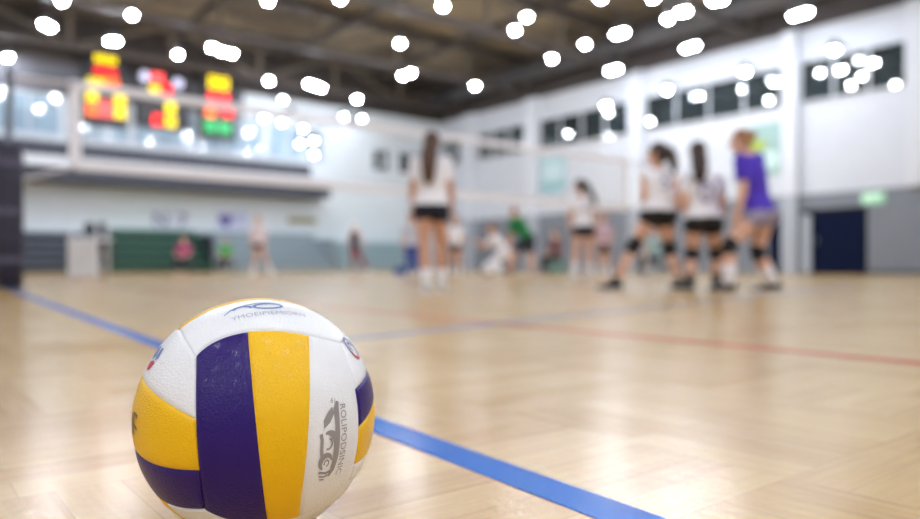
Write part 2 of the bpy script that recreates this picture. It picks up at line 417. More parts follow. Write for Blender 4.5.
person(648, 20, 'person in pale teal top and navy trousers seated on grey bench behind the players', dict(
    head=(656, 230), neck=(655.5, 236), sl=(653, 239.4, -.14), sr=(657.6, 239.4, .14), el=(649, 246.5, -.18), er=(652, 247, .16), wl=(643, 252, -.15), wr=(645, 252, .12),
    pelvis=(655, 256.6), hl=(654, 258, -.09), hr=(656, 258, .09), kl=(640, 257.6, -.12), kr=(641, 257.6, .12), al=(637.6, 271.6, -.12), ar=(639, 271.6, .12)),
    (-1, -.1), (-1, -.2), mat('teal_cloth', (150, 186, 190), .8), NAVY_CLOTH, sleeve=.5, hem=1.9, hair=('short', HAIR_BROWN), shoe=SHOE_DARK, voxel=.013)
def seated_front(px, k, label, shirt, trousers, hair, dz=0):
    c = k / F_PX
    def q(x, z, w=0): return (460 + ((px - 460) / F_PX * k + x) / (k + w) * F_PX, HOR - (z - CAM_H) / (k + w) * F_PX, w)
    person(px, k, label, dict(head=q(0, 1.16, -.02), neck=q(0, 1.01), sl=q(-.17, .93), sr=q(.17, .93), el=q(-.24, .68, -.08), er=q(.24, .68, -.08), wl=q(-.12, .56, -.3), wr=q(.12, .56, -.3),
        pelvis=q(0, .50), hl=q(-.09, .47), hr=q(.09, .47), kl=q(-.13, .47, -.42), kr=q(.13, .47, -.42), al=q(-.13, .085, -.40), ar=q(.13, .085, -.40)),
        (0, -1), (.1, -1), shirt, trousers, sleeve=.5, hem=1.9, hair=('short', hair), shoe=SHOE_DARK, voxel=.013)

# ------------------------------------------------------------------ the ball
BALL_R = .105
BC = cam2w(-.18286, .65799, BALL_R)
M3 = Matrix(((0.87551883, -0.07070059, 0.47798349), (0.04112301, 0.99655078, 0.07207938), (-0.48143087, -0.04345074, 0.87540639)))
# ball axes (x right, y up, z to the viewer) -> hall axes
CAMB = Matrix(((CP, 0, -SP), (-SP, 0, -CP), (0, 1, 0)))      # columns: right, up, towards viewer
BROT = CAMB @ M3
ball = thing('volleyball', (BC.x, BC.y, 0), 'white, yellow and purple panelled leather volleyball resting on the floor', 'volleyball')
def leather(name, rgb):
    m = mat(name, rgb, .33, noise=.03, scale=30, spec=.32)
    nt = m.node_tree; b = nt.nodes['Principled BSDF']
    tc = nt.nodes.new('ShaderNodeTexCoord')
    vo = nt.nodes.new('ShaderNodeTexVoronoi'); vo.inputs['Scale'].default_value = 480
    nt.links.new(tc.outputs['Object'], vo.inputs['Vector'])
    no = nt.nodes.new('ShaderNodeTexNoise'); no.inputs['Scale'].default_value = 900
    nt.links.new(tc.outputs['Object'], no.inputs['Vector'])
    ad = nt.nodes.new('ShaderNodeMath'); ad.operation = 'ADD'
    nt.links.new(vo.outputs['Distance'], ad.inputs[0]); nt.links.new(no.outputs['Fac'], ad.inputs[1])
    bp = nt.nodes.new('ShaderNodeBump'); bp.inputs['Strength'].default_value = .6; bp.inputs['Distance'].default_value = .0005
    nt.links.new(ad.outputs[0], bp.inputs['Height']); nt.links.new(bp.outputs['Normal'], b.inputs['Normal'])
    b.inputs['Coat Weight'].default_value = .12; b.inputs['Coat Roughness'].default_value = .16
    return m
BW = leather('ball_white_leather', (246, 247, 250)); BY = leather('ball_yellow_leather', (255, 198, 10)); BP = leather('ball_purple_leather', (38, 2, 108))
ex, ey, ez = V((1, 0, 0)), V((0, 1, 0)), V((0, 0, 1))
def _root(v): return math.sqrt(v * v + .02)
def std_edge(v): return .82 + .18 * v * v
# seam curves in each face's own coordinates: long outer edges (face axis, sign), then the strip lines
LONG = {('y', 1, 1): lambda v: .93 + .07 * v * v + .25 * v * (1 - v * v),
        ('x', -1, 1): lambda v: 1 + .335 * (1.00995 - _root(v)),
        ('x', -1, -1): lambda v: 1 - .40 * (1.00995 - _root(v))}
def long_edge(ax, sg, side): return LONG.get((ax, sg, side), std_edge)
NEXT = {'z': ('y', 'x'), 'x': ('z', 'y'), 'y': ('x', 'z')}     # face normal -> strip direction, cross direction
VEC = {'x': ex, 'y': ey, 'z': ez}
def end_v(bfun, edge, sgn):            # where a strip line meets the neighbour face's long edge
    v = 1.1
    for _ in range(60):
        s = bfun(sgn * v) / v
        v = .5 * v + .5 / edge(max(-1.3, min(1.3, s)))
    return v
def g_(a): return lambda v: a * (1 + .22 * v * v)
def ball_panel(ax, sg, f0, f1, m, label):
    l, c = VEC[NEXT[ax][0]], VEC[NEXT[ax][1]]; n = VEC[ax] * sg
    la = NEXT[ax][0]
    ep, em = long_edge(la, 1, sg), long_edge(la, -1, sg)
    NU, NV = 22, 44
    def ease(t): return .5 - .5 * math.cos(PI * t)
    bm = bmesh.new(); grid = []
    for i in range(NU + 1):
        t = ease(i / NU)
        fn = (lambda v, t=t: f0(v) * (1 - t) + f1(v) * t)
        Ep, Em = end_v(fn, ep, 1), end_v(fn, em, -1)
        row = []
        for j in range(NV + 1):
            q = ease(j / NV)
            v = -Em + q * (Ep + Em); u = fn(v)
            d = (n + l * v + c * u).normalized()
            wid = abs(f1(v) - f0(v)) * .7
            e = min(min(t, 1 - t) * wid * BALL_R, (1 - abs(2 * q - 1)) * BALL_R) * .8
            r = BALL_R - .0017 * math.exp(-(e / .0013) ** 1.3)
            row.append(bm.verts.new(BROT @ (d * r) + V((0, 0, BALL_R))))
        grid.append(row)
    for i in range(NU):
        for j in range(NV):
            bm.faces.new((grid[i][j], grid[i + 1][j], grid[i + 1][j + 1], grid[i][j + 1]))
    bm.normal_update(); bm.faces.ensure_lookup_table()
    f = bm.faces[NU * NV // 2]
    if f.normal.dot(f.calc_center_median() - V((0, 0, BALL_R))) < 0: bmesh.ops.reverse_faces(bm, faces=bm.faces)
    me = bpy.data.meshes.new('panel'); bm.to_mesh(me); bm.free()
    for p in me.polygons: p.use_smooth = True
    o = link('panel', me, m, ball); o['label'] = label
    return o
STD = [g_(-.235), g_(.235)]
FACES = [('z', 1, [lambda v: -.245 - .045 * v, lambda v: .155 + .13 * v + .15 * v * v], (BP, BY, BW)), ('z', -1, STD, (BW, BY, BP)),
         ('x', -1, [lambda v: -.155 - .21 * v, lambda v: .46 - .21 * v], (BP, BY, BW)),
         ('x', 1, [lambda v: -.35 - (.33 * v if v > 0 else .1 * v), lambda v: .16 - (.28 * v if v > 0 else .056 * v), lambda v: .36 - .04 * v], (BW, BY, BP, BW)),
         ('y', 1, [g_(-.3), lambda v: .14 + .1 * v], (BP, BY, BW)), ('y', -1, STD, (BP, BY, BW))]
NM = {BW: 'white leather panel', BY: 'yellow leather panel', BP: 'purple leather panel'}
PAN = {}
for fi, (ax, sg, bs, ms) in enumerate(FACES):
    lo, hi = long_edge(ax, sg, -1), long_edge(ax, sg, 1)
    bs = [(lambda v, lo=lo: -lo(v))] + bs + [hi]
    for i, m in enumerate(ms):
        PAN[fi, i] = ball_panel(ax, sg, bs[i], bs[i + 1], m, NM[m])
def ball_hit(px, py):
    C_ = V((-.18286, BALL_R - CAM_H, .65799))
    d = V(((px - 460) / F_PX, (HOR - py) / F_PX, 1)).normalized()
    b = d.dot(C_); q = max(0, b * b - (C_.length_squared - BALL_R ** 2))
    h = (d * (b - math.sqrt(q)) - C_) / BALL_R
    return (M3.transposed() @ V((h.x, h.y, -h.z))).normalized()
def wrap(me, d0, e1, m, name, parent, label, lift=.00035):
    """lay a flat mark (metres) on the ball around direction d0 with its x axis along e1"""
    e1 = (e1 - d0 * e1.dot(d0)).normalized(); e2 = d0.cross(e1)
    bm = bmesh.new(); bm.from_mesh(me)
    bmesh.ops.triangulate(bm, faces=bm.faces)
    for _ in range(3):
        es = [e for e in bm.edges if e.calc_length() > .006]
        if not es: break
        bmesh.ops.subdivide_edges(bm, edges=es, cuts=1)
        bmesh.ops.triangulate(bm, faces=bm.faces)
    for v in bm.verts:
        d = (d0 + e1 * (v.co.x / BALL_R) + e2 * (v.co.y / BALL_R)).normalized()
        v.co = BROT @ (d * (BALL_R + lift)) + V((0, 0, BALL_R))
    bmesh.ops.recalc_face_normals(bm, faces=bm.faces)
    me2 = bpy.data.meshes.new(name); bm.to_mesh(me2); bm.free()
    o = link(name, me2, m, parent); o['label'] = label
    return o
def flat(polys):
    """polygons (with strokes) in the plane -> one mesh"""
    bm = bmesh.new()
    for p in polys:
        if isinstance(p, tuple):           # (points, width) stroke
            pts, w = p; pts = [V((*q, 0)) for q in pts]; prev = None
            for i, q in enumerate(pts):
                d = (pts[min(i + 1, len(pts) - 1)] - pts[max(i - 1, 0)]).normalized()
                nn = V((-d.y, d.x, 0)) * (w[i] if hasattr(w, '__len__') else w) / 2
                cur = (bm.verts.new(q + nn), bm.verts.new(q - nn))
                if prev: bm.faces.new((prev[0], prev[1], cur[1], cur[0]))
                prev = cur
        else:
            bm.faces.new([bm.verts.new((*q, 0)) for q in p])
    me = bpy.data.meshes.new('f'); bm.to_mesh(me); bm.free(); return me
def arc(cx, cy, rx, ry, a0, a1, n=14):
    return [(cx + rx * math.cos(math.radians(a0 + (a1 - a0) * i / n)), cy + ry * math.sin(math.radians(a0 + (a1 - a0) * i / n))) for i in range(n + 1)]
INK = mat('ball_ink_grey', (158, 153, 153), .35); INK_B = mat('ball_ink_blue', (120, 142, 190), .4); INK_R = mat('ball_ink_red', (200, 44, 62), .4)
INK_D = mat('ball_ink_dark', (124, 96, 34), .4); INK_V = mat('ball_ink_violet', (84, 62, 140), .4)
pxm = .00083                                            # metres on the ball per photograph pixel, roughly
# vertical lettering on the white front strip, reading downwards
d0 = ball_hit(343.3, 440)
wrap(text_mesh('ROLIPODSINIC', .0092, 1.02), d0, -ey, INK, 'lettering', PAN[0, 2], 'grey lettering running down')
wrap(text_mesh('61', .006, 1.0), ball_hit(333, 401), -ey * .3 + ex, INK, 'lettering', PAN[0, 2], 'small grey figures')
# big grey emblem beside it: leaf, hooked bar, arch and scrolls
mk = [[(-.030, .002), (-.024, .0035), (-.017, -.0015), (-.013, -.0075), (-.020, -.0075), (-.026, -.003)],
      ((-.034, .0075), (-.028, .0055), (-.016, .006), (-.004, .005), (.008, .0055), (.020, .0045), (.029, .002)),
      ]
mk = [mk[0], ([(-.034, .0085), (-.028, .006), (-.014, .0062), (0, .0058), (.012, .0055), (.024, .004), (.030, .001)], [.003, .006, .005, .006, .006, .0045, .002]),
      (arc(-.0005, -.0035, .0085, .0075, 60, 200), [.0015 + .0042 * math.sin(PI * i / 14) for i in range(15)]),
      (arc(0, -.0035, .0045, .004, -20, 160), .0016),
      ([(-.009, -.0105), (-.004, -.0095), (.004, -.0095), (.010, -.0085)], .003),
      (arc(.016, -.004, .0065, .0055, 100, 330), [.0015 + .0036 * math.sin(PI * i / 14) for i in range(15)]),
      (arc(.0165, -.0035, .0028, .0022, 0, 300), .0012),
      ([(.024, -.010), (.026, -.003), (.025, .002)], .0022), ([(.028, -.009), (.0295, -.004), (.0285, .0)], .0016), ([(.0315, -.008), (.0325, -.003)], .0014)]
wrap(flat(mk), ball_hit(331.5, 443), -ey, INK, 'emblem', PAN[0, 2], 'grey scrolled emblem')
# top strip: blue-grey emblem and a curved faint line of lettering
d1 = ball_hit(270, 313)
wrap(text_mesh('YMOEIPIEMIORN', .0085, 1.05), d1, ex, mat('ball_ink_pale', (186, 186, 198), .4), 'lettering', PAN[4, 2], 'faint grey lettering')
mk = [(arc(0, 0, .012, .0055, 0, 360, 24), .0028), (arc(-.023, -.003, .009, .008, 10, 150), .0034), ([(-.040, -.004), (-.032, .003), (-.022, .006), (-.008, .008), (.008, .0085)], [.001, .002, .0022, .002, .001])]
wrap(flat(mk), ball_hit(268, 306), ex, INK_B, 'emblem', PAN[4, 2], 'blue-grey emblem')
# small marks on the side faces
d2 = ball_hit(351.5, 348)
wrap(flat([(arc(0, 0, .009, .011, 0, 360, 24), .0028), (arc(0, 0, .004, .006, 0, 200), .002)]), d2, -ez, INK_V, 'emblem', PAN[3, 3], 'violet ring emblem')
wrap(flat([(arc(0, 0, .009, .011, 190, 290), .0032)]), d2, -ez, INK_R, 'emblem', PAN[3, 3], 'red arc of the emblem', .0006)
d3 = ball_hit(154.5, 358)
wrap(flat([[(-.012, .010), (-.004, .012), (.004, .002), (-.003, -.002), (-.010, .003)], [(.002, .010), (.008, .010), (.012, .001), (.006, -.002)]]), d3, ez, INK_B, 'emblem', PAN[2, 2], 'blue mark')
wrap(flat([[(-.006, -.004), (.004, -.002), (.010, -.004), (.005, -.011), (-.003, -.011)]]), d3, ez, INK_R, 'emblem', PAN[2, 2], 'red mark')
wrap(flat([([(-.010, -.009), (-.010, .009)], .004), ([(-.003, -.009), (-.003, .009), (.006, .006)], .004), ([(-.003, 0), (.006, -.004)], .003)]), ball_hit(135, 424), ez, INK_D, 'emblem', PAN[2, 1], 'dark letter mark')

# ------------------------------------------------------------------ floor
XL, YF = -12.0, -9.0
fm = bpy.data.materials.new('sports_parquet'); fm.use_nodes = True
nt = fm.node_tree; N = nt.nodes; Lk = nt.links; bs = N['Principled BSDF']
tc = N.new('ShaderNodeTexCoord'); sep = N.new('ShaderNodeSeparateXYZ'); Lk.new(tc.outputs['Object'], sep.inputs[0])
def mth(op, a, b=None):
    n = N.new('ShaderNodeMath'); n.operation = op
    for i, x in enumerate((a, b)):
        if x is None: continue
        if isinstance(x, (int, float)): n.inputs[i].default_value = x
        else: Lk.new(x, n.inputs[i])
    return n.outputs[0]
BX, BYL = .46, .46
bx = mth('FLOOR', mth('DIVIDE', mth('ADD', sep.outputs[0], .12), BX)); by = mth('FLOOR', mth('DIVIDE', mth('ADD', sep.outputs[1], .05), BYL))
chk = mth('MODULO', mth('ABSOLUTE', mth('ADD', bx, by)), 2.0)
def bricks(rot):
    mp = N.new('ShaderNodeMapping'); mp.inputs['Rotation'].default_value = (0, 0, rot)
    mp.inputs['Location'].default_value = (.12, .05, 0) if rot == 0 else (-.05, .12, 0)
    Lk.new(tc.outputs['Object'], mp.inputs[0])
    br = N.new('ShaderNodeTexBrick'); br.inputs['Scale'].default_value = 1
    br.inputs['Brick Width'].default_value = .46; br.inputs['Row Height'].default_value = .46 / 7
    br.inputs['Mortar Size'].default_value = .0007; br.inputs['Mortar Smooth'].default_value = .5; br.offset = 0.5
    br.inputs['Color1'].default_value = (0, 0, 0, 1); br.inputs['Color2'].default_value = (1, 1, 1, 1); br.inputs['Mortar'].default_value = (.5, .5, .5, 1)
    Lk.new(mp.outputs[0], br.inputs['Vector'])
    g = N.new('ShaderNodeTexNoise'); g.inputs['Scale'].default_value = 1; g.inputs['Detail'].default_value = 6; g.inputs['Distortion'].default_value = .4
    m2 = N.new('ShaderNodeMapping'); m2.inputs['Scale'].default_value = (5, 90, 1)
    Lk.new(mp.outputs[0], m2.inputs[0]); Lk.new(m2.outputs[0], g.inputs['Vector'])
    return br, g
b0, g0 = bricks(0); b1, g1 = bricks(PI / 2)
def mixf(f, a, b):
    n = N.new('ShaderNodeMix'); n.data_type = 'FLOAT'
    Lk.new(f, n.inputs[0]); Lk.new(a, n.inputs[2]); Lk.new(b, n.inputs[3]); return n.outputs[0]
tone = mixf(chk, b0.outputs['Color'], b1.outputs['Color']); grain = mixf(chk, g0.outputs['Fac'], g1.outputs['Fac']); seam = mixf(chk, b0.outputs['Fac'], b1.outputs['Fac'])
wn = N.new('ShaderNodeTexNoise'); wn.inputs['Scale'].default_value = 1.6; wn.inputs['Detail'].default_value = 3; Lk.new(tc.outputs['Object'], wn.inputs['Vector'])
val = mth('ADD', mth('ADD', mth('ADD', mth('MULTIPLY', tone, .28), .06), mth('MULTIPLY', grain, .5)), mth('MULTIPLY', wn.outputs['Fac'], .22))
rp = N.new('ShaderNodeValToRGB'); cr = rp.color_ramp
cr.elements[0].position = .22; cr.elements[0].color = (*s2l((168, 128, 74)), 1)
cr.elements[1].position = .85; cr.elements[1].color = (*s2l((218, 186, 126)), 1)
e = cr.elements.new(.5); e.color = (*s2l((200, 164, 106)), 1)
Lk.new(val, rp.inputs[0])
mx = N.new('ShaderNodeMix'); mx.data_type = 'RGBA'
Lk.new(mth('MULTIPLY', seam, .55), mx.inputs[0]); Lk.new(rp.outputs[0], mx.inputs[6]); mx.inputs[7].default_value = (*s2l((130, 92, 56)), 1)
Lk.new(mx.outputs[2], bs.inputs['Base Color'])
def varnish(nt, bs, tc, spec=.38, rough=.22):
    N = nt.nodes; Lk = nt.links
    n1 = N.new('ShaderNodeTexNoise'); n1.inputs['Scale'].default_value = 9; n1.inputs['Detail'].default_value = 2
    n2 = N.new('ShaderNodeTexNoise'); n2.inputs['Scale'].default_value = 70; n2.inputs['Detail'].default_value = 4
    for n in (n1, n2): Lk.new(tc.outputs['Object'], n.inputs['Vector'])
    bp = N.new('ShaderNodeBump'); bp.inputs['Strength'].default_value = .5; bp.inputs['Distance'].default_value = .004
    Lk.new(n1.outputs['Fac'], bp.inputs['Height'])
    bp2 = N.new('ShaderNodeBump'); bp2.inputs['Strength'].default_value = .5; bp2.inputs['Distance'].default_value = .0014
    Lk.new(n2.outputs['Fac'], bp2.inputs['Height']); Lk.new(bp.outputs[0], bp2.inputs['Normal'])
    Lk.new(bp2.outputs[0], bs.inputs['Normal'])
    bs.inputs['Roughness'].default_value = rough; bs.inputs['Specular IOR Level'].default_value = spec
varnish(nt, bs, tc)
struct('floor', MB().box(((XL + XR) / 2, (YF + YB) / 2, -.05), (XR - XL, YB - YF, .1)), fm)
def line_mat(name, rgb):
    m = mat(name, rgb, .3, noise=.05, scale=20)
    t = [n for n in m.node_tree.nodes if n.type == 'TEX_COORD'][0]
    varnish(m.node_tree, m.node_tree.nodes['Principled BSDF'], t, .05, .25); return m
def court_line(p, q, w, m, label):
    p, q = V((*p, 0)), V((*q, 0)); d = (q - p); a = math.atan2(d.y, d.x)
    o = MB().box((0, 0, .0004), (d.length, w, .0008)).build('court_line', m)
    o.location = (p + q) / 2; o.rotation_euler = (0, 0, a)
    return tag(o, label, 'court line')
BLUE = line_mat('blue_line_paint', (0, 104, 200)); RED = line_mat('red_line_paint', (184, 52, 44)); BLUE2 = line_mat('pale_blue_line_paint', (108, 134, 172))
court_line((.194, -6), (1.76, 22), .054, BLUE, 'bright blue court line passing beside and behind the volleyball')
court_line((2.0, -4), (2.0, 24), .05, RED, 'red court line crossing the floor on the right')
court_line((.95, 2.02), (9.0, 3.85), .05, BLUE2, 'pale blue court line crossing the red one at an angle')

# ------------------------------------------------------------------ room shell
WALL = mat('white_wall_paint', (204, 208, 216), .6, noise=.02, scale=2); WALLB = mat('back_wall_paint', (218, 226, 232), .6, noise=.02, scale=2)
GREYW = mat('grey_wall_paint', (122, 127, 137), .6, noise=.03, scale=2); DARKW = mat('dark_ceiling_paint', (66, 60, 58), .8, noise=.1, scale=1)
HT, HW = 9.3, 7.45                  # ceiling deck, top of the white walls
W_Z = {}
struct('wall_right', MB().box((XR + .15, (YF + YB) / 2, HW / 2), (.3, YB - YF + .6, HW)), WALL)
struct('wall_back', MB().box(((XL + XR) / 2, YB + .15, HW / 2), (XR - XL, .3, HW)), WALLB)
struct('wall_left', MB().box((XL - .15, (YF + YB) / 2, HT / 2), (.3, YB - YF + .6, HT)), WALL)
struct('wall_front', MB().box(((XL + XR) / 2, YF - .15, HT / 2), (XR - XL, .3, HT)), WALL)
struct('trim_1', MB().box((XR + .15, (YF + YB) / 2, (HW + HT) / 2), (.3, YB - YF + .6, HT - HW)), DARKW)
struct('trim_2', MB().box(((XL + XR) / 2, YB + .15, (HW + HT) / 2), (XR - XL, .3, HT - HW)), DARKW)
xq, _ = on_back(243, 0)
struct('trim_3', MB().box(((XL + xq) / 2, YB - .03, (6.36 + HW) / 2), (xq - XL, .06, HW - 6.36)), mat('dark_wall_band', (92, 92, 100), .7))
dk = bpy.data.materials.new('roof_deck'); dk.use_nodes = True
n_ = dk.node_tree.nodes; l_ = dk.node_tree.links; tcd = n_.new('ShaderNodeTexCoord')
nz = n_.new('ShaderNodeTexNoise'); nz.inputs['Scale'].default_value = .5; nz.inputs['Detail'].default_value = 4
rr = n_.new('ShaderNodeValToRGB'); rr.color_ramp.elements[0].position = .35; rr.color_ramp.elements[1].position = .65
rr.color_ramp.elements[0].color = (*s2l((98, 89, 78)), 1); rr.color_ramp.elements[1].color = (*s2l((156, 144, 122)), 1)
l_.new(tcd.outputs['Object'], nz.inputs['Vector']); l_.new(nz.outputs['Fac'], rr.inputs[0]); l_.new(rr.outputs[0], n_['Principled BSDF'].inputs['Base Color'])
n_['Principled BSDF'].inputs['Roughness'].default_value = .85
struct('ceiling', MB().box(((XL + XR) / 2, (YF + YB) / 2, HT + .05), (XR - XL, YB - YF, .1)), dk)
# dado band on the right wall, leaving the doorway free
y_a, _ = on_right(868, 0); y_b, _ = on_right(802, 0)
y_c, _ = on_right(784, 0); y_d, _ = on_right(769, 0)
DADO = 2.42; DH = 1.95
md = MB()
for a, b in ((YF, y_a), (y_b, y_c), (y_d, YB)): md.box((XR - .02, (a + b) / 2, DADO / 2), (.04, b - a, DADO))
for a, b in ((y_a, y_b), (y_c, y_d)): md.box((XR - .02, (a + b) / 2, (DADO + DH) / 2), (.04, b - a, DADO - DH))
struct('trim_4', md, GREYW)
struct('baseboard_right', MB().box((XR - .05, (YF + y_a) / 2, .06), (.02, y_a - YF, .12)), mat('dark_skirting', (70, 74, 82), .5))
# pillars on the right wall
PILLAR = mat('pillar_paint', (212, 216, 224), .6, noise=.02)
PILG = mat('pillar_grey_paint', (168, 174, 184), .6)
ti = 5
for pa, pb in ((785, 800), (632, 645), (528, 540), (464, 477)):
    ya, _ = on_right(pb, 0); yb, _ = on_right(pa, 0)
    struct('trim_%d' % ti, MB().box((XR - .12, (ya + yb) / 2, (HW + DADO) / 2), (.24, yb - ya, HW - DADO)), PILLAR); ti += 1
    struct('trim_%d' % ti, MB().box((XR - .12, (ya + yb) / 2, DADO / 2), (.24, yb - ya, DADO)), PILG); ti += 1
ya, _ = on_right(930, 0); yb, _ = on_right(909, 0)
struct('trim_%d' % ti, MB().box((XR - .12, (ya + yb) / 2, (HW + DADO) / 2), (.24, yb - ya, HW - DADO)), PILLAR); ti += 1
# windows: dark glass in white frames, reflecting the lamps
GLASS = mat('dark_window_glass', (44, 54, 58), .03, noise=.4, scale=1.2, spec=1.0, coat=1.0)
GLASS.node_tree.nodes['Principled BSDF'].inputs['Coat Roughness'].default_value = .03
FRAME = mat('window_frame_paint', (206, 210, 216), .5)
def window(name, axis, a, b, z0, z1, plane, mull):
    f = MB(); t = .06; dpt = .1
    def bx_(c, w, zc, h):
        f.box((plane - .03, c, zc), (dpt, w, h)) if axis == 'R' else f.box((c, plane - .03, zc), (w, dpt, h))
    bx_((a + b) / 2, b - a, z0, t); bx_((a + b) / 2, b - a, z1, t)
    for i in range(mull + 1): bx_(a + (b - a) * i / mull, t, (z0 + z1) / 2, z1 - z0)
    o = f.build(name, FRAME); o['kind'] = 'structure'
    p = MB()
    if axis == 'R': p.box((plane - .02, (a + b) / 2, (z0 + z1) / 2), (.03, b - a, z1 - z0))
    else: p.box(((a + b) / 2, plane - .02, (z0 + z1) / 2), (b - a, .03, z1 - z0))
    p.build('pane', GLASS if axis == 'R' else GLASSB, o)
    return o
GLASSB = mat('pale_window_glass', (150, 172, 188), .06, noise=.15, scale=.8, spec=.8)
for i, (pa, pb, mu) in enumerate(((802, 907, 3), (647, 783, 4), (541, 630, 4), (479, 526, 3), (444, 462, 2))):
    ya, _ = on_right(pb, 0); yb, _ = on_right(pa, 0)
    window('window_%d' % (i + 1), 'R', ya, yb, 5.2, 6.45, XR, mu)
window('window_6', 'R', 2.0, y_a - 4.2 if y_a - 4.2 > 3 else 6.0, 5.2, 6.45, XR, 4)
# back wall glazing over the balcony and right of it
wi = 7
for pa, pb in ((-40, 60), (66, 128), (134, 196), (202, 262), (268, 322)):
    xa, _ = on_back(pa, 0); xb, _ = on_back(pb, 0)
    window('window_%d' % wi, 'B', xa, xb, 4.9, 6.3, YB, 3); wi += 1
for pa, pb in ((372, 388), (398, 421)):
    xa, _ = on_back(pa, 0); xb, _ = on_back(pb, 0)
    f = window('window_%d' % wi, 'B', xa, xb, 4.75, 5.75, YB, 2); f.children[0].data.materials[0] = GLASS; wi += 1
# doorway with a dark corridor leaf
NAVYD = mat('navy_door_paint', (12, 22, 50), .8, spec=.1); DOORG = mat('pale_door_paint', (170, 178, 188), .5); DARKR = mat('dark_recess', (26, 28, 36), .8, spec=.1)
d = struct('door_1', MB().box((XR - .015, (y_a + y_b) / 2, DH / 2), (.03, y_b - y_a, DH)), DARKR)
ym = y_a + (y_b - y_a) * .80
q = MB().box((XR - .05, (y_a + .05 + ym) / 2, DH / 2 - .05), (.05, ym - y_a - .1, DH - .2)).build('door_leaf', NAVYD, d)
MB().box((XR - .09, ym - .12, 1.0), (.04, .03, .22)).build('door_handle', mat('steel', (150, 152, 156), .3, metal=.9), q)
MB().box((XR - .06, (ym + y_b) / 2 + .03, DH / 2 - .05), (.05, y_b - ym - .1, DH - .2)).build('door_leaf', DOORG, d)['label'] = 'pale door leaf'
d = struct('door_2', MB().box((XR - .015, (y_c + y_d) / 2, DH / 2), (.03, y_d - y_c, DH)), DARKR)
MB().box((XR - .05, (y_c + y_d) / 2, DH / 2 - .03), (.05, y_d - y_c - .12, DH - .12)).build('door_leaf', NAVYD, d)
# exit sign
ys, zs = on_right(873, 198, XR - .05)
ex_ = thing('exit_sign', (XR - .05, ys, zs), 'small green exit sign on grey wall band above the dark doorway', 'sign')
MB().box((0, 0, 0), (.06, .62, .34)).bevel(.012).build('sign_box', mat('exit_green', (140, 195, 160), .4, emit=.25), ex_)
me = text_mesh('EXIT', .24)
o = link('lettering', me, mat('exit_white', (235, 250, 240), .4, emit=.9), ex_)
o.rotation_euler = (PI / 2, 0, -PI / 2); o.location = (-.035, 0, 0)
MB().box((.035, 0, 0), (.03, .2, .1)).build('bracket', FRAME, ex_)
# posters on the right wall
def poster(pa, pb, ta, bb, rgb, label, blobs):
    ya, z1 = on_right(pb, ta, XR - .02); yb, z0 = on_right(pa, bb, XR - .02)
    t = thing('wall_banner', (XR - .02, (ya + yb) / 2, z0), label, 'banner')
    MB().box((0, 0, (z1 - z0) / 2), (.04, yb - ya, z1 - z0)).build('panel', mat('banner_%d' % pa, rgb, .6, noise=.08, scale=1.5), t)
    for y_, z_, ry, rz, c in blobs:
        MB().ell((-.022, y_, z_), (.008, ry, rz)).build('motif', mat('motif_%d%d%d' % c, c, .6), t, True)
    return t
poster(747, 782, 121, 178, (152, 182, 178), 'pale green wall banner with yellow-green spot, beside the purple jersey player', ((.2, 1.0, .3, .2, (160, 180, 70)), (-.2, .5, .3, .3, (196, 222, 216))))
poster(541, 565, 155, 195, (168, 204, 210), 'pale teal wall banner high behind the net, left of the ponytailed player', ((0, .9, .6, .4, (196, 220, 224)), (0, .35, .9, .14, (140, 184, 194))))

# ------------------------------------------------------------------ balcony and stands on the back wall
FASCIA = mat('balcony_fascia', (214, 218, 226), .6); NAVYP = mat('dark_rail_panel', (62, 66, 80), .7, noise=.15, scale=6)
YBAL = 28.0
xe1, _ = on_back(311, 0, YBAL); xe2, _ = on_back(331, 0, YBAL)
bal = thing('balcony', (0, YBAL, 0), 'long spectator balcony with white fascia and dark rails above the stands', 'balcony')
MB().box(((XL + xe2) / 2, (YB - YBAL) / 2, 3.42), (xe2 - XL, YB - YBAL, .46)).build('soffit_beam', NAVYP, bal)
MB().box(((XL + xe2) / 2, -.05, 3.82), (xe2 - XL, .12, .34)).build('fascia', FASCIA, bal)
MB().box(((XL + xe1) / 2, (YB - YBAL) / 2, 3.8), (xe1 - XL, YB - YBAL - .1, .2)).build('deck', FASCIA, bal)
MB().box(((XL + xe1) / 2, 0, 4.24), (xe1 - XL, .06, .50)).build('rail_panel', NAVYP, bal)
MB().tube([(XL, 0, 4.54), (xe1, 0, 4.54)], .03).build('handrail', FRAME, bal)
for i in range(14):
    x = XL + 1 + (xe1 - XL - 1.2) * i / 13
    MB().box((x, 0, 4.26), (.05, .05, .56)).build('rail_post', FRAME, bal)
SEATG = mat('seat_green', (44, 122, 84), .5); SEATB = mat('seat_dark', (104, 112, 126), .55); SEATT = mat('seat_grey_teal', (134, 154, 162), .55); SEATP = mat('seat_pale_teal', (160, 188, 190), .55)
RISER = mat('stand_riser', (52, 58, 68), .6); RISERL = mat('stand_riser_light', (150, 162, 170), .6)
YST = 26.9
def stand(pa, pb, label, seat, riser, top=1.62, n=5):
    xa, _ = on_back(pa, 0, YST); xb, _ = on_back(pb, 0, YST)
    t = thing('bleacher', ((xa + xb) / 2, YST, 0), label, 'bleacher'); w = xb - xa - .08
    dy = (YB - YST - .1) / n
    for i in range(n):
        z = .30 + (top - .30) * i / (n - 1)
        MB().box((0, dy * (i + .5), z - .05), (w, dy + .04, .08)).build('seat_row', seat, t)
        MB().box((0, dy * i + .06, (z - .09) / 2), (w - .05, .04, z - .09)).build('riser', riser, t)
    for sx in (-1, 1):
        MB().box((sx * (w / 2 - .03), dy * n / 2, .5 * (top - .2)), (.05, dy * n - .1, top - .25)).build('end_panel', riser, t)
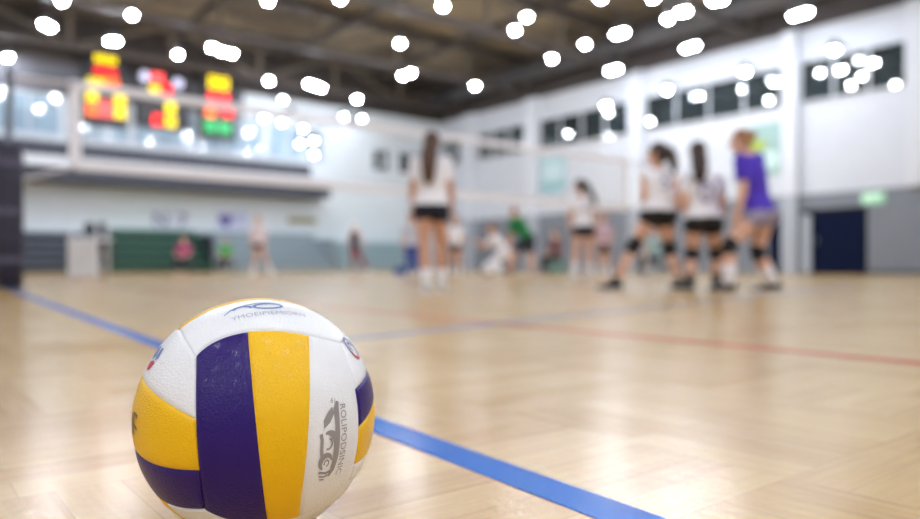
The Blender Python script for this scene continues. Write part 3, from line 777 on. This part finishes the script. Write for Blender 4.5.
stand(-60, 108, 'dark grey bleacher block at the far left of the back wall', SEATB, RISER, 1.45)
stand(108, 214, 'green topped bleacher block under the balcony', SEATG, RISER)
stand(214, 336, 'grey teal bleacher block right of the green one', SEATT, RISERL)
stand(336, 432, 'pale teal bleacher block nearest the hall corner', SEATP, RISERL, 1.35)
seated_front(184, 25.3, 'person in pink and purple top seated in front of the green bleachers', mat('magenta_cloth', (178, 70, 120), .8), NAVY_CLOTH, HAIR_RED)
seated_front(226, 26.2, 'person in bright green top seated in front of the stands', mat('bright_green_cloth', (40, 160, 76), .8), BLACK_CLOTH, HAIR_DARK)
def bench(px, k, w, label, rgb, h=.44):
    t = thing('bench', floor_at(px, k), label, 'bench', rz=-PHI)
    m = mat('bench_%d' % px, rgb, .5)
    MB().box((0, 0, h - .03), (w, .36, .06)).bevel(.01).build('seat', m, t)
    for sx in (-1, 1):
        for sy in (-1, 1): MB().box((sx * (w / 2 - .06), sy * .13, (h - .06) / 2), (.05, .05, h - .06)).build('leg', m, t)
bench(184, 25.35, .7, 'low dark bench under the person in pink', (60, 64, 74), .37)
bench(226, 26.25, .7, 'low grey bench under the person in bright green', (110, 116, 122), .37)
bench(655, 20, .6, 'low grey bench under the person in teal', (130, 138, 146), .36)
t = thing('box', floor_at(557, 21), 'teal box used as a seat by the far wall', 'box', rz=-PHI)
MB().box((0, 0, .19), (.5, .45, .34)).bevel(.015).build('body', mat('teal_plastic', (100, 138, 138), .5), t)
MB().box((0, 0, .37), (.53, .48, .03)).build('lid', mat('teal_lid', (116, 150, 150), .5), t)
t = thing('crate', floor_at(402, 19), 'blue crate on the floor behind the brown haired player', 'crate', rz=-PHI)
m = mat('blue_plastic', (60, 92, 168), .45)
MB().box((0, 0, .02), (.4, .34, .04)).build('base', m, t)
for sx in (-1, 1):
    MB().box((sx * .19, 0, .12), (.025, .34, .2)).build('side_wall', m, t)
    MB().box((0, sx * .16, .12), (.36, .025, .2)).build('side_wall', m, t)
t = thing('ball_bag', floor_at(492, 15.6), 'bulging white ball bag on the floor below the crouching person', 'bag', rz=-PHI)
bg = MB().ell((0, 0, .17), (.22, .16, .17)).ell((.09, .05, .2), (.13, .12, .16)).ell((-.1, -.03, .16), (.12, .12, .15))
link('sack', remeshed(bg, .015, 3), mat('white_bag', (232, 232, 238), .7), t)
MB().tube([(0, 0, .33), (.02, 0, .38), (.05, 0, .4)], [.05, .03, .045]).build('tied_neck', MATS['white_bag'], t, True)
MB().tube([(.03, 0, .36), (.09, -.02, .32), (.12, -.03, .24)], .008, 8).build('drawstring', FRAME, t, True)
# signs on the back wall under the balcony
def back_sign(pa, pb, ta, bb, rgb, label, txt=None, trgb=(60, 54, 110), ts=.5, extra=None):
    xa, z1 = on_back(pa, ta); xb, z0 = on_back(pb, bb)
    t = thing('wall_sign', ((xa + xb) / 2, YB - .02, (z0 + z1) / 2), label, 'sign')
    MB().box((0, 0, 0), (xb - xa, .04, z1 - z0)).build('panel', mat('sign_%d' % pa, rgb, .6), t)
    if txt:
        ws = txt.split(); off = -.42 * (len(ws) - 1) + (.3 if txt[0] == ' ' else 0)
        for q in ws:
            o = link('lettering', text_mesh(q, ts, 1.1), mat('sign_ink_%d' % pa, trgb, .6), t)
            o.rotation_euler = (PI / 2, 0, 0); o.location = (off, -.025, 0); off += .84
    if extra: extra(t)
back_sign(152, 190, 211, 230, (210, 214, 228), 'white wall sign with dark letters above the green bleachers', 'N 7', (74, 74, 120), .78)
def crest(t):
    MB().loft([((-.32, -.03, .22), (.26, 0, 0), (0, .012, 0)), ((-.32, -.03, 0), (.27, 0, 0), (0, .012, 0)), ((-.32, -.03, -.3), (.06, 0, 0), (0, .012, 0))], 12).build('crest', mat('crest_purple', (92, 86, 160), .6), t)
back_sign(217, 248, 211, 230, (206, 208, 232), 'pale violet wall sign with purple crest', '  TT', (130, 150, 205), .6, crest)
back_sign(288, 316, 217, 224, (150, 142, 96), 'narrow olive wall sign with dark lettering', 'MUAIP', (96, 88, 50), .26)
# scoreboards
BOARD = mat('scoreboard_housing', (34, 34, 40), .5)
def led(name, rgb, e): return mat('led_' + name, rgb, .4, emit=e)
LY, LR_, LO, LG, LW, LP = led('yellow', (246, 232, 0), 1.0), led('red', (255, 30, 36), 1.1), led('orange', (255, 140, 50), 1.0), led('green', (0, 170, 90), .75), led('white', (205, 205, 235), .9), led('pink', (255, 110, 110), 1.0)
SEG = {'8': 'abcdefg', '2': 'abged', '5': 'afgcd', '3': 'abgcd', '1': 'bc', '4': 'fgbc', '0': 'abcdef', '6': 'afgedc', '9': 'abcdfg', '7': 'abc'}
YSC = 28.9
def scoreboard(pa, pb, ta, bb, label, items):
    xa, z1 = on_back(pa, ta, YSC); xb, z0 = on_back(pb, bb, YSC)
    cx, cz = (xa + xb) / 2, (z0 + z1) / 2
    t = thing('scoreboard', (cx, YSC, cz), label, 'scoreboard')
    MB().box((0, .14, 0), (xb - xa, .26, z1 - z0)).bevel(.02).build('housing', BOARD, t)
    for ch, p0, p1, t0, b0, m in items:
        x0, h1 = on_back(p0, t0, YSC); x1, h0 = on_back(p1, b0, YSC)
        n = len(ch); w = (x1 - x0) / n
        for i, c_ in enumerate(ch):
            u = x0 + w * (i + .5) - cx; zc = (h0 + h1) / 2 - cz; H = (h1 - h0) * .94; W = w * .84
            q = MB()
            if c_ == '#':
                q.box((u, -.012, zc), (W, .02, H))
            elif c_ == 'o':
                q.ell((u, -.012, zc), (W / 2, .02, H / 2))
            else:
                th = min(W, H) * .26
                g = {'a': (0, H / 2 - th / 2, 1), 'g': (0, 0, 1), 'd': (0, -H / 2 + th / 2, 1), 'f': (-1, H / 4, 0), 'b': (1, H / 4, 0), 'e': (-1, -H / 4, 0), 'c': (1, -H / 4, 0)}
                for s_ in SEG[c_]:
                    gx, gz, hz = g[s_]
                    if hz: q.box((u, -.012, zc + gz), (W - th * .4, .02, th))
                    else: q.box((u + gx * (W / 2 - th / 2), -.012, zc + gz), (th, .02, H / 2 - th * .2))
            q.build('digit' if c_ not in '#o' else 'indicator', m, t)
    for sx in (-.35, .35):
        MB().tube([(sx * (xb - xa), .14, (z1 - z0) / 2), (sx * (xb - xa), .14, HT - cz)], .03).build('hanger', BOARD, t)
    return t
scoreboard(83, 128, 48, 128, 'left scoreboard with yellow and red digits hung high above the balcony', [
    ('88', 94, 117, 54, 65, LY), ('86', 94, 117, 66, 76, LR_), ('888', 87, 105, 77, 87, LY), ('88', 105, 119, 77, 88, LO),
    ('8', 86, 98, 91, 102, LY), ('8', 86, 98, 103, 116, LO), ('88', 98, 113, 100, 118, LP), ('8', 114, 126, 95, 106, LY), ('8', 114, 126, 107, 119, LY)])
scoreboard(136, 190, 68, 130, 'middle scoreboard with white round lamps and scattered red and yellow figures', [
    ('o', 139, 150, 69.5, 83, LW), ('o', 172, 184, 77, 90, LW), ('8', 151, 164, 72, 84, LP), ('8', 149, 160, 85, 96, LY), ('8', 161, 172, 84, 96, LR_),
    ('8', 152, 164, 114, 126, LR_), ('8', 165, 176, 102, 113, LY), ('8', 165, 176, 115, 128, LY)])
scoreboard(200, 236, 70, 140, 'right scoreboard with yellow and red digits over a green panel', [
    ('88', 208, 229, 75, 91, LY), ('8', 208, 218, 91, 100, LR_), ('8', 218, 229, 92, 106, LR_), ('8', 205, 216, 107, 118, LO), ('8', 223, 233, 108, 118, LR_), ('##', 203, 232, 119, 135, LG)])

# ------------------------------------------------------------------ net, posts, padded post
NETB = V((.782, .623))               # direction of the net in camera ground axes
n0 = floor_at(75, 8.77); n1 = n0 + V((1, 0, 0)) * 10.4
NET_T, NET_L = 2.43, 1.46
TAPE = mat('net_tape', (246, 245, 252), .7, noise=.02); STRING = mat('net_string', (170, 172, 182), .8); CABLE = mat('net_cable', (196, 192, 198), .6)
net = thing('volleyball_net', (n0.x, n0.y, 0), 'volleyball net with wide white tapes stretched across the court', 'net')
NL = n1.x - n0.x
def tape(z, h): return MB().box((NL / 2, 0, z), (NL, .03, h * 1.2)).bevel(.006, 1)
tape(NET_T, .085).build('top_tape', TAPE, net); tape(NET_L, .10).build('bottom_tape', TAPE, net)
for x in (0, NL): MB().box((x, 0, (NET_T + NET_L) / 2), (.13, .032, NET_T - NET_L + .1)).bevel(.006, 1).build('side_tape', TAPE, net)
sm = MB()
for i in range(1, int(NL / .1)): sm.box((i * .1, 0, (NET_T + NET_L) / 2), (.003, .003, NET_T - NET_L))
for i in range(1, 10): sm.box((NL / 2, 0, NET_L + i * (NET_T - NET_L) / 10), (NL, .003, .003))
o = sm.build('net_mesh', STRING, net); o['kind'] = 'stuff'
pp = floor_at(9, 7.5); pf = V((n1.x + .7, n1.y, 0))
MB().tube([(pp.x - n0.x, pp.y - n0.y, 2.2), (0, 0, NET_T)], .028, 8).build('top_cable', CABLE, net)
MB().tube([(pp.x - n0.x, pp.y - n0.y, 1.10), (0, 0, NET_L - .02)], .022, 8).build('bottom_cable', CABLE, net)
for z in (NET_T, NET_L): MB().tube([(NL, 0, z), (NL + .66, 0, z)], .015, 8).build('top_cable' if z == NET_T else 'bottom_cable', CABLE, net)
PAD = mat('dark_post_pad', (44, 42, 62), .55, noise=.5, scale=22, bump=.6, bscale=30)
t = thing('net_post', (pp.x, pp.y, 0), 'dark padded net post at the left edge of the picture', 'post')
MB().tube([(0, 0, 0), (0, 0, 2.3)], .04, 16).build('pole', mat('post_steel', (120, 124, 134), .4, metal=.6), t, True)
MB().loft([((0, 0, z), (r, 0, 0), (0, r, 0)) for z, r in ((.012, .10), (.03, .125), (.55, .13), (1.1, .128), (1.48, .122), (1.5, .10))], 20, power=.7).build('pad', PAD, t, True)
for z in (.3, .8, 1.3): MB().loft([((0, 0, z - .03), (.134, 0, 0), (0, .134, 0)), ((0, 0, z + .03), (.134, 0, 0), (0, .134, 0))], 20, power=.7).build('strap', mat('pad_strap', (88, 86, 108), .6), t)
MB().loft([((0, 0, 0), (.2, 0, 0), (0, .2, 0)), ((0, 0, .012), (.2, 0, 0), (0, .2, 0))], 24).build('base_plate', mat('post_steel', (0, 0, 0)), t)
t = thing('net_post', pf, 'slim pale net post at the far end of the net', 'post')
MB().tube([(0, 0, .015), (0, 0, 2.55)], .045, 16).build('pole', mat('pale_post', (196, 200, 208), .4), t, True)
MB().loft([((0, 0, 0), (.16, 0, 0), (0, .16, 0)), ((0, 0, .015), (.16, 0, 0), (0, .16, 0))], 24).build('base_plate', MATS['pale_post'], t)
MB().box((-.05, -.06, 1.2), (.08, .06, .16)).build('winch', MATS['post_steel'], t)
# referee stand
t = thing('referee_stand', floor_at(90, 13), 'white referee stand with padded front left of the green bleachers', 'referee stand', rz=-PHI)
RW = mat('stand_white', (226, 228, 234), .5); RD = mat('stand_dark', (70, 80, 90), .6)
for sx in (-1, 1):
    for sy in (-1, 1): MB().tube([(sx * .24, sy * .2, 0), (sx * .21, sy * .2, 1.05)], .022, 10).build('leg', RW, t, True)
MB().box((0, -.235, .36), (.52, .07, .66)).bevel(.02).build('front_pad', RW, t)
MB().box((0, 0, .72), (.56, .5, .05)).build('platform', RW, t)
for z in (.2, .42): MB().tube([(-.22, .2, z), (.22, .2, z)], .015, 8).build('rung', RW, t, True)
MB().box((0, .2, .92), (.40, .04, .22)).bevel(.01).build('back_panel', RD, t)

# ------------------------------------------------------------------ roof structure
STEEL = mat('roof_steel', (74, 66, 62), .6, noise=.1); STEEL2 = mat('roof_steel_warm', (110, 100, 88), .6, noise=.1)
def truss():
    t = thing('roof_truss', (0, 0, 0), 'dark steel lattice roof truss spanning the hall under the brown ceiling', 'truss', 'roof trusses')
    W = XR - XL; x0, x1 = XL + .1, XR - .1; zb, zt = 7.75, 9.1
    MB().box(((x0 + x1) / 2, 0, zb), (x1 - x0, .22, .2)).build('bottom_chord', STEEL, t)
    MB().box(((x0 + x1) / 2, 0, zt), (x1 - x0, .26, .24)).build('top_chord', STEEL, t)
    n = 10; dx = (x1 - x0) / n
    for i in range(n + 1):
        x = x0 + dx * i
        MB().box((x, 0, (zb + zt) / 2), (.14, .14, zt - zb)).build('post', STEEL2, t)
        if i < n:
            a, b = ((x, zb), (x + dx, zt)) if i % 2 else ((x, zt), (x + dx, zb))
            MB().tube([(a[0], 0, a[1]), (b[0], 0, b[1])], .06, 8).build('brace', STEEL2, t)
    return t
tr = truss()
for i, y in enumerate((2.0, 7.2, 12.4, 17.6, 22.8, 27.6)):
    o = tr if i == 0 else copy_tree(tr)
    o.location = (0, y, 0)
for i in range(8):
    x = XL + 3 + i * 4.4
    if x > XR - .5: break
    o = MB().box((x, (YF + YB) / 2, 8.88), (.16, YB - YF - .1, .24)).build('roof_beam', STEEL)
    tag(o, 'dark roof beam running the length of the hall above the trusses', 'beam', 'roof beams')
o = thing('air_duct', (XR - 1.1, 0, 0), 'grey ventilation duct along the top of the right wall', 'duct')
MB().tube([(0, -6, 8.3), (0, YB - .3, 8.3)], .38, 20).build('pipe', mat('duct_metal', (92, 90, 92), .5, metal=.3), o, True)
for i in range(9): MB().tube([(0, -4 + i * 4, 8.3), (0, -3.9 + i * 4, 8.3)], .41, 20).build('collar', MATS['duct_metal'], o, True)

# ------------------------------------------------------------------ lamps
LAMP_E = 500.0
LAMP = mat('lamp_glow', (240, 246, 255), .4, emit=LAMP_E)
LAMP_W = mat('lamp_glow_dim', (232, 242, 255), .4, emit=85.0)
HOUS = mat('lamp_housing', (90, 90, 94), .4, metal=.5)
def lamp_proto(name, label, cat, group, glow, r, rod):
    t = thing(name, (0, 0, 0), label, cat, group)
    MB().loft([((0, 0, z), (q, 0, 0), (0, q, 0)) for z, q in ((0.0, r * 1.08), (.06, r * 1.6), (.16, r * 1.3), (.26, r * .6), (.28, r * .3))], 16).build('housing', HOUS, t, True)
    q = MB(); q.loft([((0, 0, -z), (w, 0, 0), (0, w, 0)) for z, w in ((0.0, r), (r * .35, r * .93), (r * .65, r * .72), (r * .85, r * .4), (r * .92, r * .1))], 10)
    q.build('diffuser', glow, t, True)
    if rod: MB().tube([(0, 0, .27), (0, 0, .27 + rod)], .018, 8).build('rod', HOUS, t)
    else: MB().box((.43, 0, .2), (.86, .05, .05)).build('wall_arm', HOUS, t)
    return t
LZ = 7.25
proto = lamp_proto('ceiling_lamp', 'round bright lamp hanging from the dark roof, well away from the right wall', 'lamp', 'lamps hanging from the roof', LAMP, .09, HT - LZ - .27)
seen = [(132, 18), (62, 4), (44, 27), (50, 30), (8, 60), (9, 88), (110, 44), (116, 44), (178, 57), (212, 50), (222, 54), (232, 56), (400, 46), (443, 9), (527, 20), (515, 33), (552, 61),
        (585, 47), (616, 37), (624, 35), (668, 22), (681, 15), (686, 14), (686, 51), (695, 48), (713, 4), (722, 3), (794, 19), (800, 17), (807, 15), (610, 73), (617, 71), (403, 78), (411, 75), (475, 88), (269, 83),
        (309, 86), (315, 88), (321, 90), (357, 101), (601, 1), (653, 1), (268, 4), (340, 2)]
pts = []
for px, py in seen:
    k = F_PX * (LZ - .1 - CAM_H) / (HOR - py)
    pts.append(floor_at(px, k))
vis = lambda p: True
for ix in range(6):                                     # the rest of the grid, over and behind the viewer
    for iy in range(8):
        x, y = XL + 3 + ix * 5.6, YF + 2 + iy * 4.6
        r, k = CP * x - SP * y, SP * x + CP * y
        if k > 0 and abs(r / k) < .68 and (LZ - CAM_H) / k * F_PX < HOR + 20: continue
        pts.append(V((x, y, 0)))
for ix in range(8):                                     # denser unseen rows over and behind the viewer, added to brighten surfaces facing it
    for iy in range(2): pts.append(V((XL + 2.5 + ix * 3.4, YF + 4.2 + iy * 4.2, 0)))
near = lamp_proto('ceiling_lamp', 'round bright lamp hanging from the roof close to the right wall', 'lamp', 'lamps hanging close to the right wall', LAMP_W, .11, HT - LZ - .27)
used = set()
for p in pts:
    if not (XL + .4 < p.x < XR - .4 and YF + .4 < p.y < YB - .4): continue
    q = near if p.x > 18.2 else proto
    o = copy_tree(q) if q in used else q
    used.add(q)
    o.location = (p.x, p.y, LZ)
wp = lamp_proto('wall_lamp', 'round lamp on a short arm above the right wall windows', 'lamp', 'lamps along the right wall', LAMP_W, .12, 0)
first = True
for px, py in ((606, 105), (667, 89), (745, 71), (834, 49)):
    y, z = on_right(px, py, XR - .85)
    o = wp if first else copy_tree(wp); first = False
    o.location = (XR - .85, y, z)
gp = lamp_proto('gallery_lamp', 'round lamp on a bracket high on the back wall beyond the net', 'lamp', 'lamps along the back wall', mat('gallery_lamp_glow', (232, 242, 255), .4, emit=48.0), .09, 0)
first = True
for px, py in ((283, 99), (264, 118), (303, 128), (282, 122), (314, 140), (300, 143), (314, 154), (344, 116), (362, 118), (352, 121), (292, 113)):
    x, z = on_back(px, py, YB - .85)
    o = gp if first else copy_tree(gp); first = False
    o.location = (x, YB - .85, z); o.rotation_euler = (0, 0, PI / 2)

# ------------------------------------------------------------------ camera, world, view
w = bpy.data.worlds.new('world'); SC.world = w; w.use_nodes = True
w.node_tree.nodes['Background'].inputs[0].default_value = (.6, .7, .8, 1); w.node_tree.nodes['Background'].inputs[1].default_value = .2
cd = bpy.data.cameras.new('camera'); cam = bpy.data.objects.new('camera', cd); COL.objects.link(cam)
cam.location = (0, 0, CAM_H); cam.rotation_euler = (PI / 2, 0, -PHI)
cd.sensor_width = 36; cd.lens = 36 * F_PX / 920; cd.shift_y = (HOR - 259.5) / 920
cd.clip_start = .02; cd.clip_end = 200
cd.dof.use_dof = True; cd.dof.focus_distance = .575; cd.dof.aperture_fstop = 2.75
SC.camera = cam
bpy.data.objects.remove(TMP)
SC.view_settings.view_transform = 'Standard'; SC.view_settings.look = 'None'; SC.view_settings.gamma = 1; SC.view_settings.exposure = 0.08
SC.view_settings.use_curve_mapping = False
try:
    SC.cycles.use_denoising = True; SC.cycles.max_bounces = 8; SC.cycles.diffuse_bounces = 5
except Exception: pass
